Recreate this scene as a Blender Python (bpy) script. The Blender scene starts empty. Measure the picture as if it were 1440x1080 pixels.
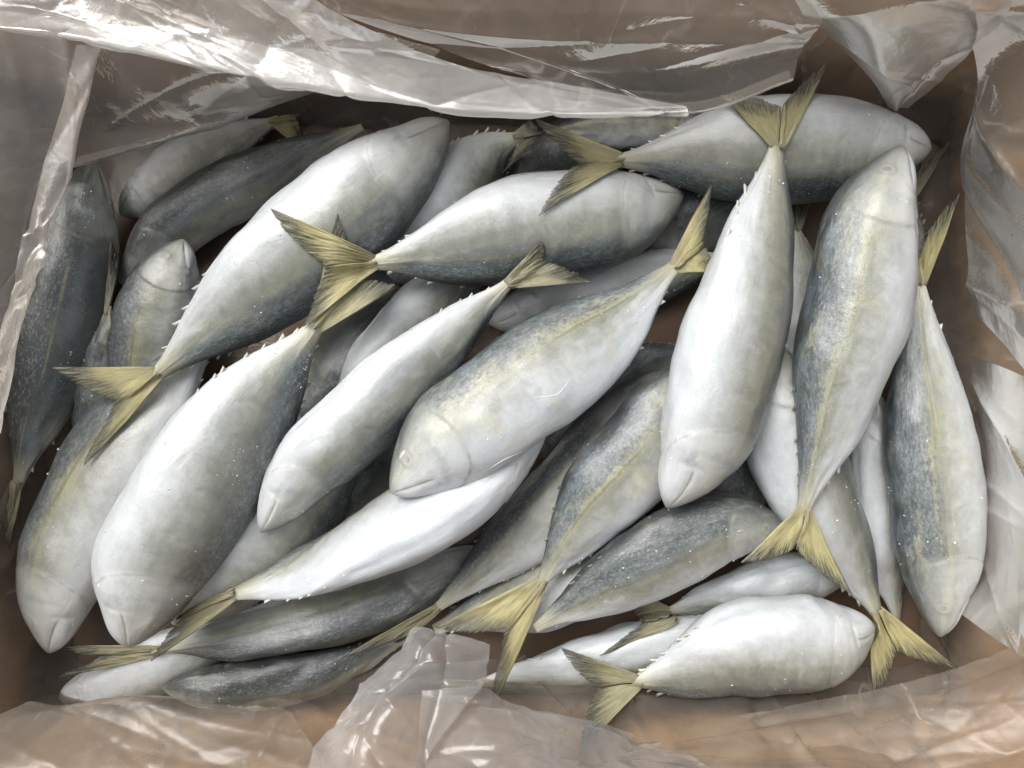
import bpy, math, random
import numpy as np
from mathutils import Matrix, Vector

# ------------------------------------------------------------------ camera, sky, sun, exposure
S = 0.00045            # metres per photo pixel on the plane z = 0 (the top of the pile)
CAM_H = 0.50           # camera height over that plane
scene = bpy.context.scene
cam_data = bpy.data.cameras.new('camera')
cam_data.sensor_width = 36.0
cam_data.lens = 36.0 * CAM_H / (1440 * S)
cam_data.clip_start = 0.01
cam_data.clip_end = 100.0
cam = bpy.data.objects.new('camera', cam_data)
cam.location = (0, 0, CAM_H)
scene.collection.objects.link(cam)
scene.camera = cam

SUN_EL, SUN_AZ = math.radians(53), math.radians(-38)     # azimuth measured from +Y towards +X
world = bpy.data.worlds.new('World')
scene.world = world
world.use_nodes = True
wt = world.node_tree
sky = wt.nodes.new('ShaderNodeTexSky')
sky.sky_type = 'NISHITA'
sky.sun_disc = False
sky.sun_elevation = SUN_EL
sky.sun_rotation = SUN_AZ
sky.air_density = 1.0
sky.dust_density = 6.0
sky.ozone_density = 0.6
bg = wt.nodes['Background']
bg.inputs['Strength'].default_value = 0.15
hsv = wt.nodes.new('ShaderNodeHueSaturation')      # thin overcast: most of the blue is gone
hsv.inputs['Saturation'].default_value = 0.22
wt.links.new(sky.outputs[0], hsv.inputs['Color'])
wt.links.new(hsv.outputs[0], bg.inputs['Color'])
sun_data = bpy.data.lights.new('sun', 'SUN')
sun_data.energy = 2.0
sun_data.angle = math.radians(40)
sun_data.color = (1.0, 0.975, 0.935)
sun = bpy.data.objects.new('sun', sun_data)
d = Vector((math.sin(SUN_AZ) * math.cos(SUN_EL), math.cos(SUN_AZ) * math.cos(SUN_EL), math.sin(SUN_EL)))
sun.rotation_euler = d.to_track_quat('Z', 'Y').to_euler()
sun.location = d * 3
scene.collection.objects.link(sun)
vs = scene.view_settings
vs.view_transform = 'Standard'
vs.look = 'None'
vs.gamma = 1.0
vs.exposure = 0.40
scene.cycles.max_bounces = 8
scene.cycles.transparent_max_bounces = 16

COL = scene.collection
rng = np.random.default_rng(11)
FLOOR = -0.078

# ------------------------------------------------------------------ small maths
def unproj(px, py, z):
    k = S * (CAM_H - z) / CAM_H
    return np.array([(px - 720.0) * k, (540.0 - py) * k, z * np.ones_like(np.asarray(px, float) * 1.0)])

def pchip(xs, ys, q):
    xs = np.asarray(xs, float); ys = np.asarray(ys, float)
    h = np.diff(xs); dl = np.diff(ys) / h
    m = np.zeros(len(xs)); m[0] = dl[0]; m[-1] = dl[-1]
    for i in range(1, len(xs) - 1):
        if dl[i - 1] * dl[i] > 0:
            w1 = 2 * h[i] + h[i - 1]; w2 = h[i] + 2 * h[i - 1]
            m[i] = (w1 + w2) / (w1 / dl[i - 1] + w2 / dl[i])
    i = np.clip(np.searchsorted(xs, q) - 1, 0, len(xs) - 2)
    t = (q - xs[i]) / h[i]
    return ((1 + 2 * t) * (1 - t) ** 2 * ys[i] + t * (1 - t) ** 2 * h[i] * m[i]
            + t * t * (3 - 2 * t) * ys[i + 1] + t * t * (t - 1) * h[i] * m[i + 1])

def spline(pts, n):
    """Catmull-Rom through pts, n samples evenly spaced by arc length."""
    p = np.asarray(pts, float)
    p = np.vstack([2 * p[0] - p[1], p, 2 * p[-1] - p[-2]])
    out = []
    for i in range(1, len(p) - 2):
        t = np.linspace(0, 1, 40, endpoint=False)[:, None]
        a, b, c, e = p[i - 1], p[i], p[i + 1], p[i + 2]
        out.append(0.5 * (2 * b + (c - a) * t + (2 * a - 5 * b + 4 * c - e) * t ** 2 + (3 * b - a - 3 * c + e) * t ** 3))
    out.append(p[-2][None])
    q = np.vstack(out)
    s = np.r_[0, np.cumsum(np.linalg.norm(np.diff(q, axis=0), axis=1))]
    u = np.linspace(0, s[-1], n)
    return np.stack([np.interp(u, s, q[:, k]) for k in range(q.shape[1])], 1)

def _hash(i, j, k, seed):
    n = (i * 374761393 + j * 668265263 + k * 2147483647 + seed * 1274126177) & 0xFFFFFFFF
    n = ((n ^ (n >> 13)) * 1274126177) & 0xFFFFFFFF
    n = n ^ (n >> 16)
    return (n & 0xFFFF) / 65535.0

def vnoise(x, y, z=0.0, seed=0):
    x, y, z = np.broadcast_arrays(np.asarray(x, float), np.asarray(y, float), np.asarray(z, float))
    i, j, k = np.floor(x).astype(np.int64), np.floor(y).astype(np.int64), np.floor(z).astype(np.int64)
    f = [x - i, y - j, z - k]
    f = [a * a * a * (a * (a * 6 - 15) + 10) for a in f]
    r = 0
    for dx in (0, 1):
        for dy in (0, 1):
            for dz in (0, 1):
                w = (f[0] if dx else 1 - f[0]) * (f[1] if dy else 1 - f[1]) * (f[2] if dz else 1 - f[2])
                r = r + w * _hash(i + dx, j + dy, k + dz, seed)
    return r

def fbm(x, y, z=0.0, seed=0, octv=3):
    r, a, tot = 0, 1.0, 0
    for o in range(octv):
        r = r + a * vnoise(x * 2 ** o, y * 2 ** o, np.asarray(z) * 2 ** o, seed + o); tot += a; a *= 0.5
    return r / tot

def ridged(x, y, seed=0, octv=3):
    r, a, tot = 0, 1.0, 0
    for o in range(octv):
        n = vnoise(x * 1.9 ** o, y * 1.9 ** o, 0.37, seed + o)
        r = r + a * (1 - np.abs(2 * n - 1)); tot += a; a *= 0.55
    return r / tot

def sstep(a, b, x):
    t = np.clip((x - a) / (b - a), 0, 1)
    return t * t * (3 - 2 * t)

# ------------------------------------------------------------------ mesh helpers
def grid_faces(n, m, wrap=False):
    i = np.arange(n - 1)[:, None]
    j = np.arange(m if wrap else m - 1)[None, :]
    j2 = (j + 1) % m
    return np.stack([i * m + j, i * m + j2, (i + 1) * m + j2, (i + 1) * m + j], -1).reshape(-1, 4)

def make_mesh(name, verts, faces, mats, attrs=None, smooth=True):
    me = bpy.data.meshes.new(name)
    me.from_pydata(np.asarray(verts, float).tolist(), [], [list(map(int, f)) for f in faces])
    for m in (mats if isinstance(mats, (list, tuple)) else [mats]):
        me.materials.append(m)
    if smooth:
        me.polygons.foreach_set('use_smooth', [True] * len(me.polygons))
    for k, arr in (attrs or {}).items():
        a = me.attributes.new(k, 'FLOAT_VECTOR', 'POINT')
        a.data.foreach_set('vector', np.asarray(arr, np.float32).ravel())
    me.update()
    return me

def link(name, me, parent=None, loc=None):
    o = bpy.data.objects.new(name, me)
    if parent is not None:
        o.parent = parent
    if loc is not None:
        o.location = loc
    COL.objects.link(o)
    return o

def tag(o, label, cat, group=None):
    o['label'] = label
    o['category'] = cat
    if group:
        o['group'] = group

# ------------------------------------------------------------------ materials
class NT:
    def __init__(self, name):
        self.m = bpy.data.materials.new(name)
        self.m.use_nodes = True
        self.t = self.m.node_tree
        self.t.nodes.clear()
        self.out = self.t.nodes.new('ShaderNodeOutputMaterial')
    def n(self, typ, **kw):
        nd = self.t.nodes.new(typ)
        for k, v in kw.items():
            setattr(nd, k, v)
        return nd
    def put(self, sock, v):
        if hasattr(v, 'links'):
            self.t.links.new(v, sock)
        else:
            sock.default_value = v
    def math(self, op, a, b=0.0, c=None, clamp=False):
        nd = self.n('ShaderNodeMath', operation=op, use_clamp=clamp)
        self.put(nd.inputs[0], a); self.put(nd.inputs[1], b)
        if c is not None:
            self.put(nd.inputs[2], c)
        return nd.outputs[0]
    def mix(self, f, a, b, mode='MIX'):
        nd = self.n('ShaderNodeMix', data_type='RGBA', blend_type=mode)
        self.put(nd.inputs[0], f)
        for s, v in ((nd.inputs[6], a), (nd.inputs[7], b)):
            if isinstance(v, tuple) and len(v) == 3:
                v = (*v, 1)
            self.put(s, v)
        return nd.outputs[2]
    def sep(self, v):
        nd = self.n('ShaderNodeSeparateXYZ'); self.put(nd.inputs[0], v); return nd.outputs
    def comb(self, x, y, z):
        nd = self.n('ShaderNodeCombineXYZ')
        for s, v in zip(nd.inputs, (x, y, z)):
            self.put(s, v)
        return nd.outputs[0]
    def attr(self, name):
        nd = self.n('ShaderNodeAttribute', attribute_name=name); return nd.outputs['Vector']
    def noise(self, vec, scale, detail=3, rough=0.5, dist=0.0):
        nd = self.n('ShaderNodeTexNoise')
        self.put(nd.inputs['Vector'], vec)
        nd.inputs['Scale'].default_value = scale
        nd.inputs['Detail'].default_value = detail
        nd.inputs['Roughness'].default_value = rough
        nd.inputs['Distortion'].default_value = dist
        return nd.outputs[0]
    def voro(self, vec, scale, feature='F1'):
        nd = self.n('ShaderNodeTexVoronoi', feature=feature)
        self.put(nd.inputs['Vector'], vec)
        nd.inputs['Scale'].default_value = scale
        return nd.outputs['Distance']
    def ramp(self, f, stops):
        nd = self.n('ShaderNodeValToRGB')
        cr = nd.color_ramp
        cr.interpolation = 'EASE' if False else 'LINEAR'
        while len(cr.elements) < len(stops):
            cr.elements.new(0.5)
        for e, (p, c) in zip(cr.elements, stops):
            e.position = p
            e.color = (*c, 1) if len(c) == 3 else c
        self.put(nd.inputs[0], f)
        return nd.outputs[0]
    def step(self, a, b, x):
        nd = self.n('ShaderNodeMapRange', interpolation_type='SMOOTHSTEP')
        self.put(nd.inputs[0], x)
        nd.inputs[1].default_value = a; nd.inputs[2].default_value = b
        nd.inputs[3].default_value = 0; nd.inputs[4].default_value = 1
        return nd.outputs[0]
    def bump(self, h, dist, strength=1.0, normal=None):
        nd = self.n('ShaderNodeBump')
        self.put(nd.inputs['Height'], h)
        nd.inputs['Distance'].default_value = dist
        nd.inputs['Strength'].default_value = strength
        if normal is not None:
            self.put(nd.inputs['Normal'], normal)
        return nd.outputs[0]
    def bsdf(self, **kw):
        nd = self.n('ShaderNodeBsdfPrincipled')
        for k, v in kw.items():
            s = nd.inputs[k]
            if isinstance(v, tuple) and len(v) == 3 and s.type == 'RGBA':
                v = (*v, 1)
            self.put(s, v)
        return nd.outputs[0]
    def done(self, sh):
        self.t.links.new(sh, self.out.inputs['Surface'])
        return self.m

def mat_skin():
    k = NT('mackerel_skin')
    f = k.sep(k.attr('fish')); t, v, s = f[0], f[1], f[2]
    tn = k.sep(k.attr('tone')); shift, yel, fro = tn[0], tn[1], tn[2]
    c_iso = k.comb(k.math('MULTIPLY', t, 6.0), k.math('MULTIPLY', v, 2.4), k.math('MULTIPLY', s, 3.0))
    c_long = k.comb(k.math('MULTIPLY', t, 3.0), k.math('MULTIPLY', v, 14.0), k.math('MULTIPLY', s, 3.0))
    c_cross = k.comb(k.math('MULTIPLY', t, 90.0), k.math('MULTIPLY', v, 5.0), k.math('MULTIPLY', s, 3.0))
    n_big = k.noise(c_iso, 0.9, 3, 0.55)
    n_mid = k.noise(c_iso, 4.0, 5, 0.65, 0.4)
    n_fine = k.noise(c_iso, 38.0, 4, 0.75)
    n_long = k.noise(c_long, 1.0, 4, 0.6)
    n_cross = k.noise(c_cross, 1.0, 4, 0.65, 0.7)
    w = k.math('ADD', v, k.math('MULTIPLY', k.math('SUBTRACT', n_big, 0.5), 0.20))
    w = k.math('ADD', w, k.math('MULTIPLY', k.math('SUBTRACT', n_mid, 0.5), 0.13))
    w = k.math('ADD', w, k.math('MULTIPLY', k.math('SUBTRACT', n_long, 0.5), 0.10))
    w = k.math('SUBTRACT', w, shift)
    col = k.ramp(w, [(0.0, (0.030, 0.035, 0.036)), (0.13, (0.060, 0.071, 0.073)), (0.26, (0.112, 0.128, 0.130)),
                     (0.38, (0.175, 0.186, 0.170)), (0.48, (0.265, 0.270, 0.228)), (0.58, (0.40, 0.41, 0.385)),
                     (0.70, (0.52, 0.54, 0.55)), (1.0, (0.575, 0.605, 0.63))])
    # steel-blue patches on the back
    blue = k.math('MULTIPLY', k.step(0.40, 0.14, v), k.step(0.42, 0.62, k.noise(c_iso, 1.7, 3)))
    blue = k.math('MULTIPLY', blue, k.step(0.45, 0.9, yel))
    col = k.mix(k.math('MULTIPLY', blue, 0.42), col, (0.19, 0.235, 0.285))
    # yellow band along the flank and dull yellow blotches
    band = k.math('MULTIPLY', k.step(0.355, 0.405, w), k.step(0.49, 0.43, w))
    band = k.math('MULTIPLY', band, k.step(0.30, 0.62, n_long))
    band = k.math('MULTIPLY', band, k.math('MULTIPLY', yel, 0.50), clamp=True)
    col = k.mix(band, col, (0.40, 0.385, 0.205))
    blot = k.math('MULTIPLY', k.step(0.55, 0.72, k.noise(c_iso, 1.3, 3, 0.5)), k.math('MULTIPLY', yel, k.math('MULTIPLY', k.step(0.95, 0.55, v), 0.32)))
    col = k.mix(blot, col, (0.47, 0.44, 0.24))
    # dark line over the band
    vl = k.math('ADD', v, k.math('MULTIPLY', k.math('SUBTRACT', n_big, 0.5), 0.05))
    dl = k.math('MULTIPLY', k.step(0.372, 0.388, vl), k.step(0.412, 0.396, vl))
    dl = k.math('MULTIPLY', dl, k.step(0.42, 0.58, n_long))
    dl = k.math('MULTIPLY', dl, k.math('MULTIPLY', k.step(0.26, 0.36, t), 0.85))
    col = k.mix(dl, col, (0.19, 0.18, 0.10))
    # rows of dark spots on the back
    c_spot = k.comb(k.math('MULTIPLY', t, 24.0), k.math('MULTIPLY', v, 15.0), k.math('MULTIPLY', s, 1.0))
    spot = k.step(0.42, 0.22, k.voro(c_spot, 1.0))
    spot = k.math('MULTIPLY', spot, k.math('MULTIPLY', k.step(0.07, 0.12, v), k.step(0.32, 0.22, v)))
    spot = k.math('MULTIPLY', spot, k.math('MULTIPLY', k.step(0.24, 0.32, t), 0.60))
    col = k.mix(spot, col, (0.045, 0.055, 0.055))
    # fine dark mottling of the back
    n_sp = k.noise(c_iso, 13.0, 4, 0.7)
    fm = k.math('MULTIPLY', k.step(0.50, 0.62, n_sp), k.step(0.46, 0.30, v))
    col = k.mix(k.math('MULTIPLY', fm, 0.55), col, (0.040, 0.048, 0.050))
    fl_ = k.math('MULTIPLY', k.step(0.48, 0.38, n_sp), k.math('MULTIPLY', k.step(0.46, 0.30, v), k.step(0.06, 0.14, v)))
    col = k.mix(k.math('MULTIPLY', fl_, 0.40), col, (0.30, 0.34, 0.35))
    # mottling
    mott = k.math('MULTIPLY', k.math('SUBTRACT', n_mid, 0.5), k.math('ADD', 0.35, k.math('MULTIPLY', k.step(0.72, 0.45, v), 0.45)))
    col = k.mix(1.0, col, k.ramp(k.math('ADD', 0.5, mott), [(0.25, (0.70, 0.70, 0.68)), (0.62, (1.0, 1.0, 1.0))]), 'MULTIPLY')
    scal = k.ramp(n_cross, [(0.3, (0.94, 0.94, 0.935)), (0.7, (1.0, 1.0, 1.0))])
    col = k.mix(1.0, col, scal, 'MULTIPLY')
    # head: pale cheeks, dark olive crown
    head = k.step(0.25, 0.20, k.math('ADD', t, k.math('MULTIPLY', k.math('SUBTRACT', n_mid, 0.5), 0.05)))
    hw = k.math('SUBTRACT', k.math('ADD', v, k.math('MULTIPLY', k.math('SUBTRACT', n_big, 0.5), 0.22)), k.math('MULTIPLY', shift, 0.8))
    hcol = k.ramp(hw, [(0.0, (0.055, 0.058, 0.050)), (0.16, (0.10, 0.105, 0.088)), (0.27, (0.32, 0.325, 0.285)),
                       (0.36, (0.50, 0.50, 0.455)), (0.62, (0.53, 0.535, 0.52)), (1.0, (0.585, 0.59, 0.59))])
    hblot = k.math('MULTIPLY', k.step(0.48, 0.68, k.noise(c_iso, 3.0, 5, 0.65)), 0.60)
    hcol = k.mix(hblot, hcol, (0.36, 0.37, 0.33))
    col = k.mix(k.math('MULTIPLY', head, 0.5), col, hcol)
    col = k.mix(k.math('MULTIPLY', k.step(0.035, 0.0, t), 0.55), col, (0.19, 0.18, 0.155))
    # gill-cover edge, mouth line and clouded eye ring, all half hidden by the glaze
    vc = k.math('SUBTRACT', v, 0.50)
    gl_ = k.math('SUBTRACT', k.math('SUBTRACT', t, 0.236), k.math('MULTIPLY', k.math('MULTIPLY', vc, vc), -0.40))
    gl_ = k.math('ABSOLUTE', k.math('ADD', gl_, k.math('MULTIPLY', k.math('SUBTRACT', n_mid, 0.5), 0.012)))
    gedge = k.math('MULTIPLY', k.step(0.007, 0.0, gl_), k.math('MULTIPLY', k.step(0.14, 0.28, v), k.step(0.36, 0.60, k.noise(c_iso, 3.3, 2))))
    ml = k.math('ABSOLUTE', k.math('SUBTRACT', v, k.math('ADD', 0.60, k.math('MULTIPLY', t, 0.9))))
    mline = k.math('MULTIPLY', k.step(0.022, 0.004, ml), k.step(0.125, 0.10, t))
    ex = k.math('MULTIPLY', k.math('SUBTRACT', t, 0.092), 5.0); ey = k.math('MULTIPLY', k.math('SUBTRACT', v, 0.36), 0.85)
    er = k.math('SQRT', k.math('ADD', k.math('MULTIPLY', ex, ex), k.math('MULTIPLY', ey, ey)))
    ering = k.math('MULTIPLY', k.step(0.035, 0.0, k.math('ABSOLUTE', k.math('SUBTRACT', er, 0.085))), k.step(0.35, 0.6, n_mid))
    po = k.math('SUBTRACT', k.math('SUBTRACT', t, 0.160), k.math('MULTIPLY', k.math('MULTIPLY', vc, vc), -0.30))
    po = k.math('ABSOLUTE', k.math('ADD', po, k.math('MULTIPLY', k.math('SUBTRACT', n_mid, 0.5), 0.05)))
    pom = k.math('MULTIPLY', k.step(0.026, 0.0, po), k.math('MULTIPLY', k.step(0.22, 0.36, v), k.step(0.92, 0.75, v)))
    col = k.mix(k.math('MULTIPLY', pom, k.math('MULTIPLY', k.step(0.35, 0.65, k.noise(c_iso, 2.4, 3)), 0.75)), col, (0.26, 0.285, 0.30))
    eyed = k.math('MULTIPLY', k.step(0.088, 0.066, er), k.step(0.30, 0.55, n_mid))
    col = k.mix(k.math('MULTIPLY', eyed, 0.40), col, (0.36, 0.365, 0.35))
    eyec = k.math('MULTIPLY', k.step(0.050, 0.028, er), k.step(0.62, 0.42, n_mid))
    col = k.mix(k.math('MULTIPLY', eyec, 0.55), col, (0.13, 0.135, 0.14))
    lines = k.math('MAXIMUM', k.math('MULTIPLY', gedge, 0.42), k.math('MAXIMUM', k.math('MULTIPLY', mline, 0.75), k.math('MULTIPLY', ering, 0.45)))
    col = k.mix(lines, col, (0.20, 0.195, 0.165))
    # bruise just behind the gill cover
    br = k.math('MULTIPLY', k.step(0.20, 0.235, t), k.step(0.30, 0.25, t))
    br = k.math('MULTIPLY', br, k.math('MULTIPLY', k.step(0.46, 0.66, n_mid), k.step(0.80, 0.45, v)))
    col = k.mix(k.math('MULTIPLY', br, 0.55), col, (0.22, 0.23, 0.19))
    # straw-coloured tail stalk
    ped = k.math('MULTIPLY', k.step(0.86, 0.99, t), 0.65)
    col = k.mix(ped, col, (0.43, 0.40, 0.27))
    # brownish grazes
    gz = k.math('MULTIPLY', k.step(0.66, 0.80, k.noise(c_iso, 2.0, 5, 0.7)), 0.45)
    col = k.mix(gz, col, (0.30, 0.26, 0.17))
    # frost bloom
    fr = k.math('MULTIPLY', k.step(0.56, 0.74, n_fine), k.math('MULTIPLY', k.step(0.42, 0.62, k.noise(c_iso, 1.6, 3)), fro))
    col = k.mix(k.math('MULTIPLY', fr, 0.8, clamp=True), col, (0.78, 0.80, 0.81))
    col = k.mix(1.0, col, (0.88, 0.89, 0.90), 'MULTIPLY')
    rough = k.math('ADD', 0.27, k.math('MULTIPLY', n_mid, 0.25))
    hgt = k.math('ADD', k.math('MULTIPLY', n_cross, 0.25), k.math('ADD', k.math('MULTIPLY', n_fine, 0.5), k.math('MULTIPLY', n_mid, 1.2)))
    nrm = k.bump(hgt, 0.0008, 0.5)
    return k.done(k.bsdf(**{'Base Color': col, 'Roughness': rough, 'Specular IOR Level': 0.5, 'Coat Weight': 0.55,
                            'Coat Roughness': 0.10, 'Coat Normal': nrm, 'Normal': nrm}))

def mat_fin():
    k = NT('tail_fin_membrane')
    f = k.sep(k.attr('fin')); a, b, s = f[0], f[1], f[2]
    tn = k.sep(k.attr('tone')); dark, yel = tn[0], tn[1]
    c = k.comb(k.math('MULTIPLY', a, 3.0), k.math('MULTIPLY', b, 26.0), s)
    n = k.noise(c, 1.0, 4, 0.65)
    c2 = k.comb(k.math('MULTIPLY', a, 3.0), k.math('MULTIPLY', b, 3.0), s)
    n2 = k.noise(c2, 1.6, 4, 0.6)
    base = k.mix(yel, (0.25, 0.245, 0.195), (0.45, 0.405, 0.20))
    base = k.mix(k.step(0.40, 0.65, n2), base, k.mix(yel, (0.36, 0.34, 0.25), (0.55, 0.50, 0.26)))
    aa = k.math('ADD', a, k.math('MULTIPLY', k.math('SUBTRACT', n2, 0.5), 0.7))
    tip = k.step(0.42, 0.92, k.math('ADD', aa, k.math('ADD', k.math('MULTIPLY', b, -0.22), k.math('MULTIPLY', dark, 0.5))))
    col = k.mix(k.math('MULTIPLY', tip, 0.9), base, (0.075, 0.075, 0.065))
    ray = k.step(0.50, 0.66, n)
    col = k.mix(k.math('MULTIPLY', ray, 0.32), col, (0.58, 0.56, 0.44))
    rayd = k.step(0.46, 0.34, n)
    col = k.mix(k.math('MULTIPLY', rayd, 0.30), col, (0.13, 0.115, 0.04))
    root = k.step(0.34, 0.05, a)
    col = k.mix(k.math('MULTIPLY', root, 0.6), col, (0.47, 0.43, 0.29))
    nrm = k.bump(n, 0.0012, 0.8)
    p = k.bsdf(**{'Base Color': col, 'Roughness': 0.42, 'Normal': nrm})
    tr = k.n('ShaderNodeBsdfTranslucent'); k.put(tr.inputs[0], col)
    mx = k.n('ShaderNodeMixShader'); mx.inputs[0].default_value = 0.32
    k.t.links.new(p, mx.inputs[1]); k.t.links.new(tr.outputs[0], mx.inputs[2])
    tp = k.n('ShaderNodeBsdfTransparent')
    mx2 = k.n('ShaderNodeMixShader')
    k.put(mx2.inputs[0], k.math('MULTIPLY', k.step(0.45, 1.05, aa), k.math('MULTIPLY', k.step(0.62, 0.40, n), 0.75)))
    k.t.links.new(mx.outputs[0], mx2.inputs[1]); k.t.links.new(tp.outputs[0], mx2.inputs[2])
    return k.done(mx2.outputs[0])

def mat_simple(name, col, rough=0.4, spec=0.5, nscale=0, var=0.2, bump=0.0):
    k = NT(name)
    tc = k.n('ShaderNodeTexCoord').outputs['Object']
    n = k.noise(tc, nscale or 60.0, 4, 0.6)
    c = k.mix(n, tuple(x * (1 - var) for x in col), tuple(min(1, x * (1 + var)) for x in col))
    kw = {'Base Color': c, 'Roughness': rough, 'Specular IOR Level': spec}
    if bump:
        kw['Normal'] = k.bump(n, bump, 0.6)
    return k.done(k.bsdf(**kw))

def mat_eye():
    k = NT('clouded_eye')
    tc = k.n('ShaderNodeTexCoord').outputs['Object']
    ln = k.n('ShaderNodeVectorMath', operation='LENGTH'); k.put(ln.inputs[0], tc)
    n = k.noise(tc, 350.0, 3, 0.6)
    rr = k.math('ADD', ln.outputs['Value'], k.math('MULTIPLY', k.math('SUBTRACT', n, 0.5), 0.0016))
    c = k.ramp(k.math('DIVIDE', rr, 0.0072), [(0.0, (0.25, 0.255, 0.25)), (0.40, (0.28, 0.285, 0.275)), (0.56, (0.39, 0.39, 0.36)), (0.85, (0.41, 0.41, 0.375)), (1.0, (0.27, 0.27, 0.245))])
    c = k.mix(k.math('MULTIPLY', k.step(0.40, 0.65, n), 0.35), c, (0.46, 0.47, 0.45))
    return k.done(k.bsdf(**{'Base Color': c, 'Roughness': 0.25, 'Specular IOR Level': 0.6}))

def mat_ice():
    k = NT('frost_ice')
    p = k.bsdf(**{'Base Color': (0.80, 0.82, 0.83), 'Roughness': 0.18, 'Specular IOR Level': 0.6})
    tr = k.n('ShaderNodeBsdfTransparent')
    mx = k.n('ShaderNodeMixShader'); mx.inputs[0].default_value = 0.25
    k.t.links.new(p, mx.inputs[1]); k.t.links.new(tr.outputs[0], mx.inputs[2])
    return k.done(mx.outputs[0])

def mat_cardboard(floor_shade=False):
    k = NT('floor_shade_cardboard' if floor_shade else 'brown_cardboard')
    tc = k.n('ShaderNodeTexCoord').outputs['Object']
    n1 = k.noise(tc, 9.0, 4, 0.6); n2 = k.noise(tc, 160.0, 4, 0.7)
    mp = k.n('ShaderNodeMapping'); k.put(mp.inputs[0], tc); mp.inputs['Scale'].default_value = (1, 1, 0.08)
    n3 = k.noise(mp.outputs[0], 190.0, 2, 0.5)
    c = k.mix(n1, (0.57, 0.38, 0.205), (0.66, 0.455, 0.265))
    c = k.mix(k.math('MULTIPLY', n2, 0.45), c, (0.25, 0.155, 0.085))
    if floor_shade:  # near-black board colour stands in for shade in gaps between fish
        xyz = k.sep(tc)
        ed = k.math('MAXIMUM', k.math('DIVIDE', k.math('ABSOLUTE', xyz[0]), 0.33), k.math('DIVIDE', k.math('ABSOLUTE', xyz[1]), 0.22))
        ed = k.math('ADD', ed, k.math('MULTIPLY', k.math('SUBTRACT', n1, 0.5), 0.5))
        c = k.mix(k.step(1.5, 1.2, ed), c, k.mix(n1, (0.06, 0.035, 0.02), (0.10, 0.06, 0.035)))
    if not floor_shade:        # the floor's painted gap shade carried unevenly up the foot of the sides
        zz = k.math('SUBTRACT', k.sep(tc)[2], k.math('MULTIPLY', k.math('SUBTRACT', k.noise(tc, 11.0, 5, 0.6), 0.5), 0.12))
        c = k.mix(k.step(0.062, 0.010, zz), c, k.mix(n1, (0.10, 0.058, 0.034), (0.17, 0.10, 0.06)))
    stain = k.step(0.60, 0.72, k.noise(tc, 5.0, 3))
    c = k.mix(k.math('MULTIPLY', stain, 0.35), c, (0.24, 0.15, 0.09))
    return k.done(k.bsdf(**{'Base Color': c, 'Roughness': 0.85, 'Normal': k.bump(k.math('ADD', n3, k.math('MULTIPLY', n2, 0.4)), 0.0008, 0.5)}))

def mat_plastic(name, milky, rough=0.2, facing=0.45, veins=0.28, tint=(0.84, 0.775, 0.69)):
    k = NT(name)
    tc = k.n('ShaderNodeTexCoord').outputs['Object']
    n1 = k.noise(tc, 14.0, 4, 0.6, 0.6)
    n2 = k.noise(tc, 55.0, 4, 0.65, 0.8)
    lw = k.n('ShaderNodeLayerWeight'); lw.inputs[0].default_value = 0.35
    fac = k.math('ADD', milky, k.math('MULTIPLY', lw.outputs['Facing'], facing))
    mp = k.n('ShaderNodeMapping'); k.put(mp.inputs[0], tc); mp.inputs['Scale'].default_value = (1, 1, 0.45)
    n3 = k.noise(mp.outputs[0], 12.0, 3, 0.6, 0.5)
    vein = k.step(0.020, 0.0, k.math('ABSOLUTE', k.math('SUBTRACT', n3, 0.5)))
    vein = k.math('MULTIPLY', vein, k.step(0.45, 0.65, n1))
    fac = k.math('ADD', fac, k.math('MULTIPLY', vein, veins))
    fac = k.math('MULTIPLY', fac, k.math('ADD', 1.0, k.math('MULTIPLY', k.math('SUBTRACT', n1, 0.5), 2.6)), clamp=True)
    nrm = k.bump(k.math('ADD', k.math('MULTIPLY', n1, 1.0), k.math('MULTIPLY', n2, 0.35)), 0.004, 0.45)
    dif = k.bsdf(**{'Base Color': tint, 'Roughness': rough, 'Specular IOR Level': 0.6, 'Normal': nrm})
    tl = k.n('ShaderNodeBsdfTranslucent'); tl.inputs[0].default_value = (*tint, 1)
    m0 = k.n('ShaderNodeMixShader'); m0.inputs[0].default_value = 0.45
    k.t.links.new(dif, m0.inputs[1]); k.t.links.new(tl.outputs[0], m0.inputs[2])
    tr = k.n('ShaderNodeBsdfTransparent'); tr.inputs[0].default_value = (0.97, 0.955, 0.93, 1)
    gl = k.n('ShaderNodeBsdfGlossy'); gl.inputs['Roughness'].default_value = rough; k.put(gl.inputs['Normal'], nrm)
    fr = k.n('ShaderNodeFresnel'); fr.inputs[0].default_value = 1.5; k.put(fr.inputs['Normal'], nrm)
    m1 = k.n('ShaderNodeMixShader')
    k.t.links.new(fr.outputs[0], m1.inputs[0]); k.t.links.new(tr.outputs[0], m1.inputs[1]); k.t.links.new(gl.outputs[0], m1.inputs[2])
    m2 = k.n('ShaderNodeMixShader'); k.put(m2.inputs[0], fac)
    k.t.links.new(m1.outputs[0], m2.inputs[1]); k.t.links.new(m0.outputs[0], m2.inputs[2])
    return k.done(m2.outputs[0])

def mat_concrete():
    k = NT('concrete_ground')
    tc = k.n('ShaderNodeTexCoord').outputs['Object']
    n1 = k.noise(tc, 3.0, 6, 0.65); n2 = k.noise(tc, 90.0, 4, 0.7)
    c = k.mix(n1, (0.22, 0.215, 0.205), (0.34, 0.335, 0.32))
    c = k.mix(k.math('MULTIPLY', n2, 0.4), c, (0.2, 0.2, 0.19))
    return k.done(k.bsdf(**{'Base Color': c, 'Roughness': 0.85, 'Normal': k.bump(n2, 0.002, 0.5)}))

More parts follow.
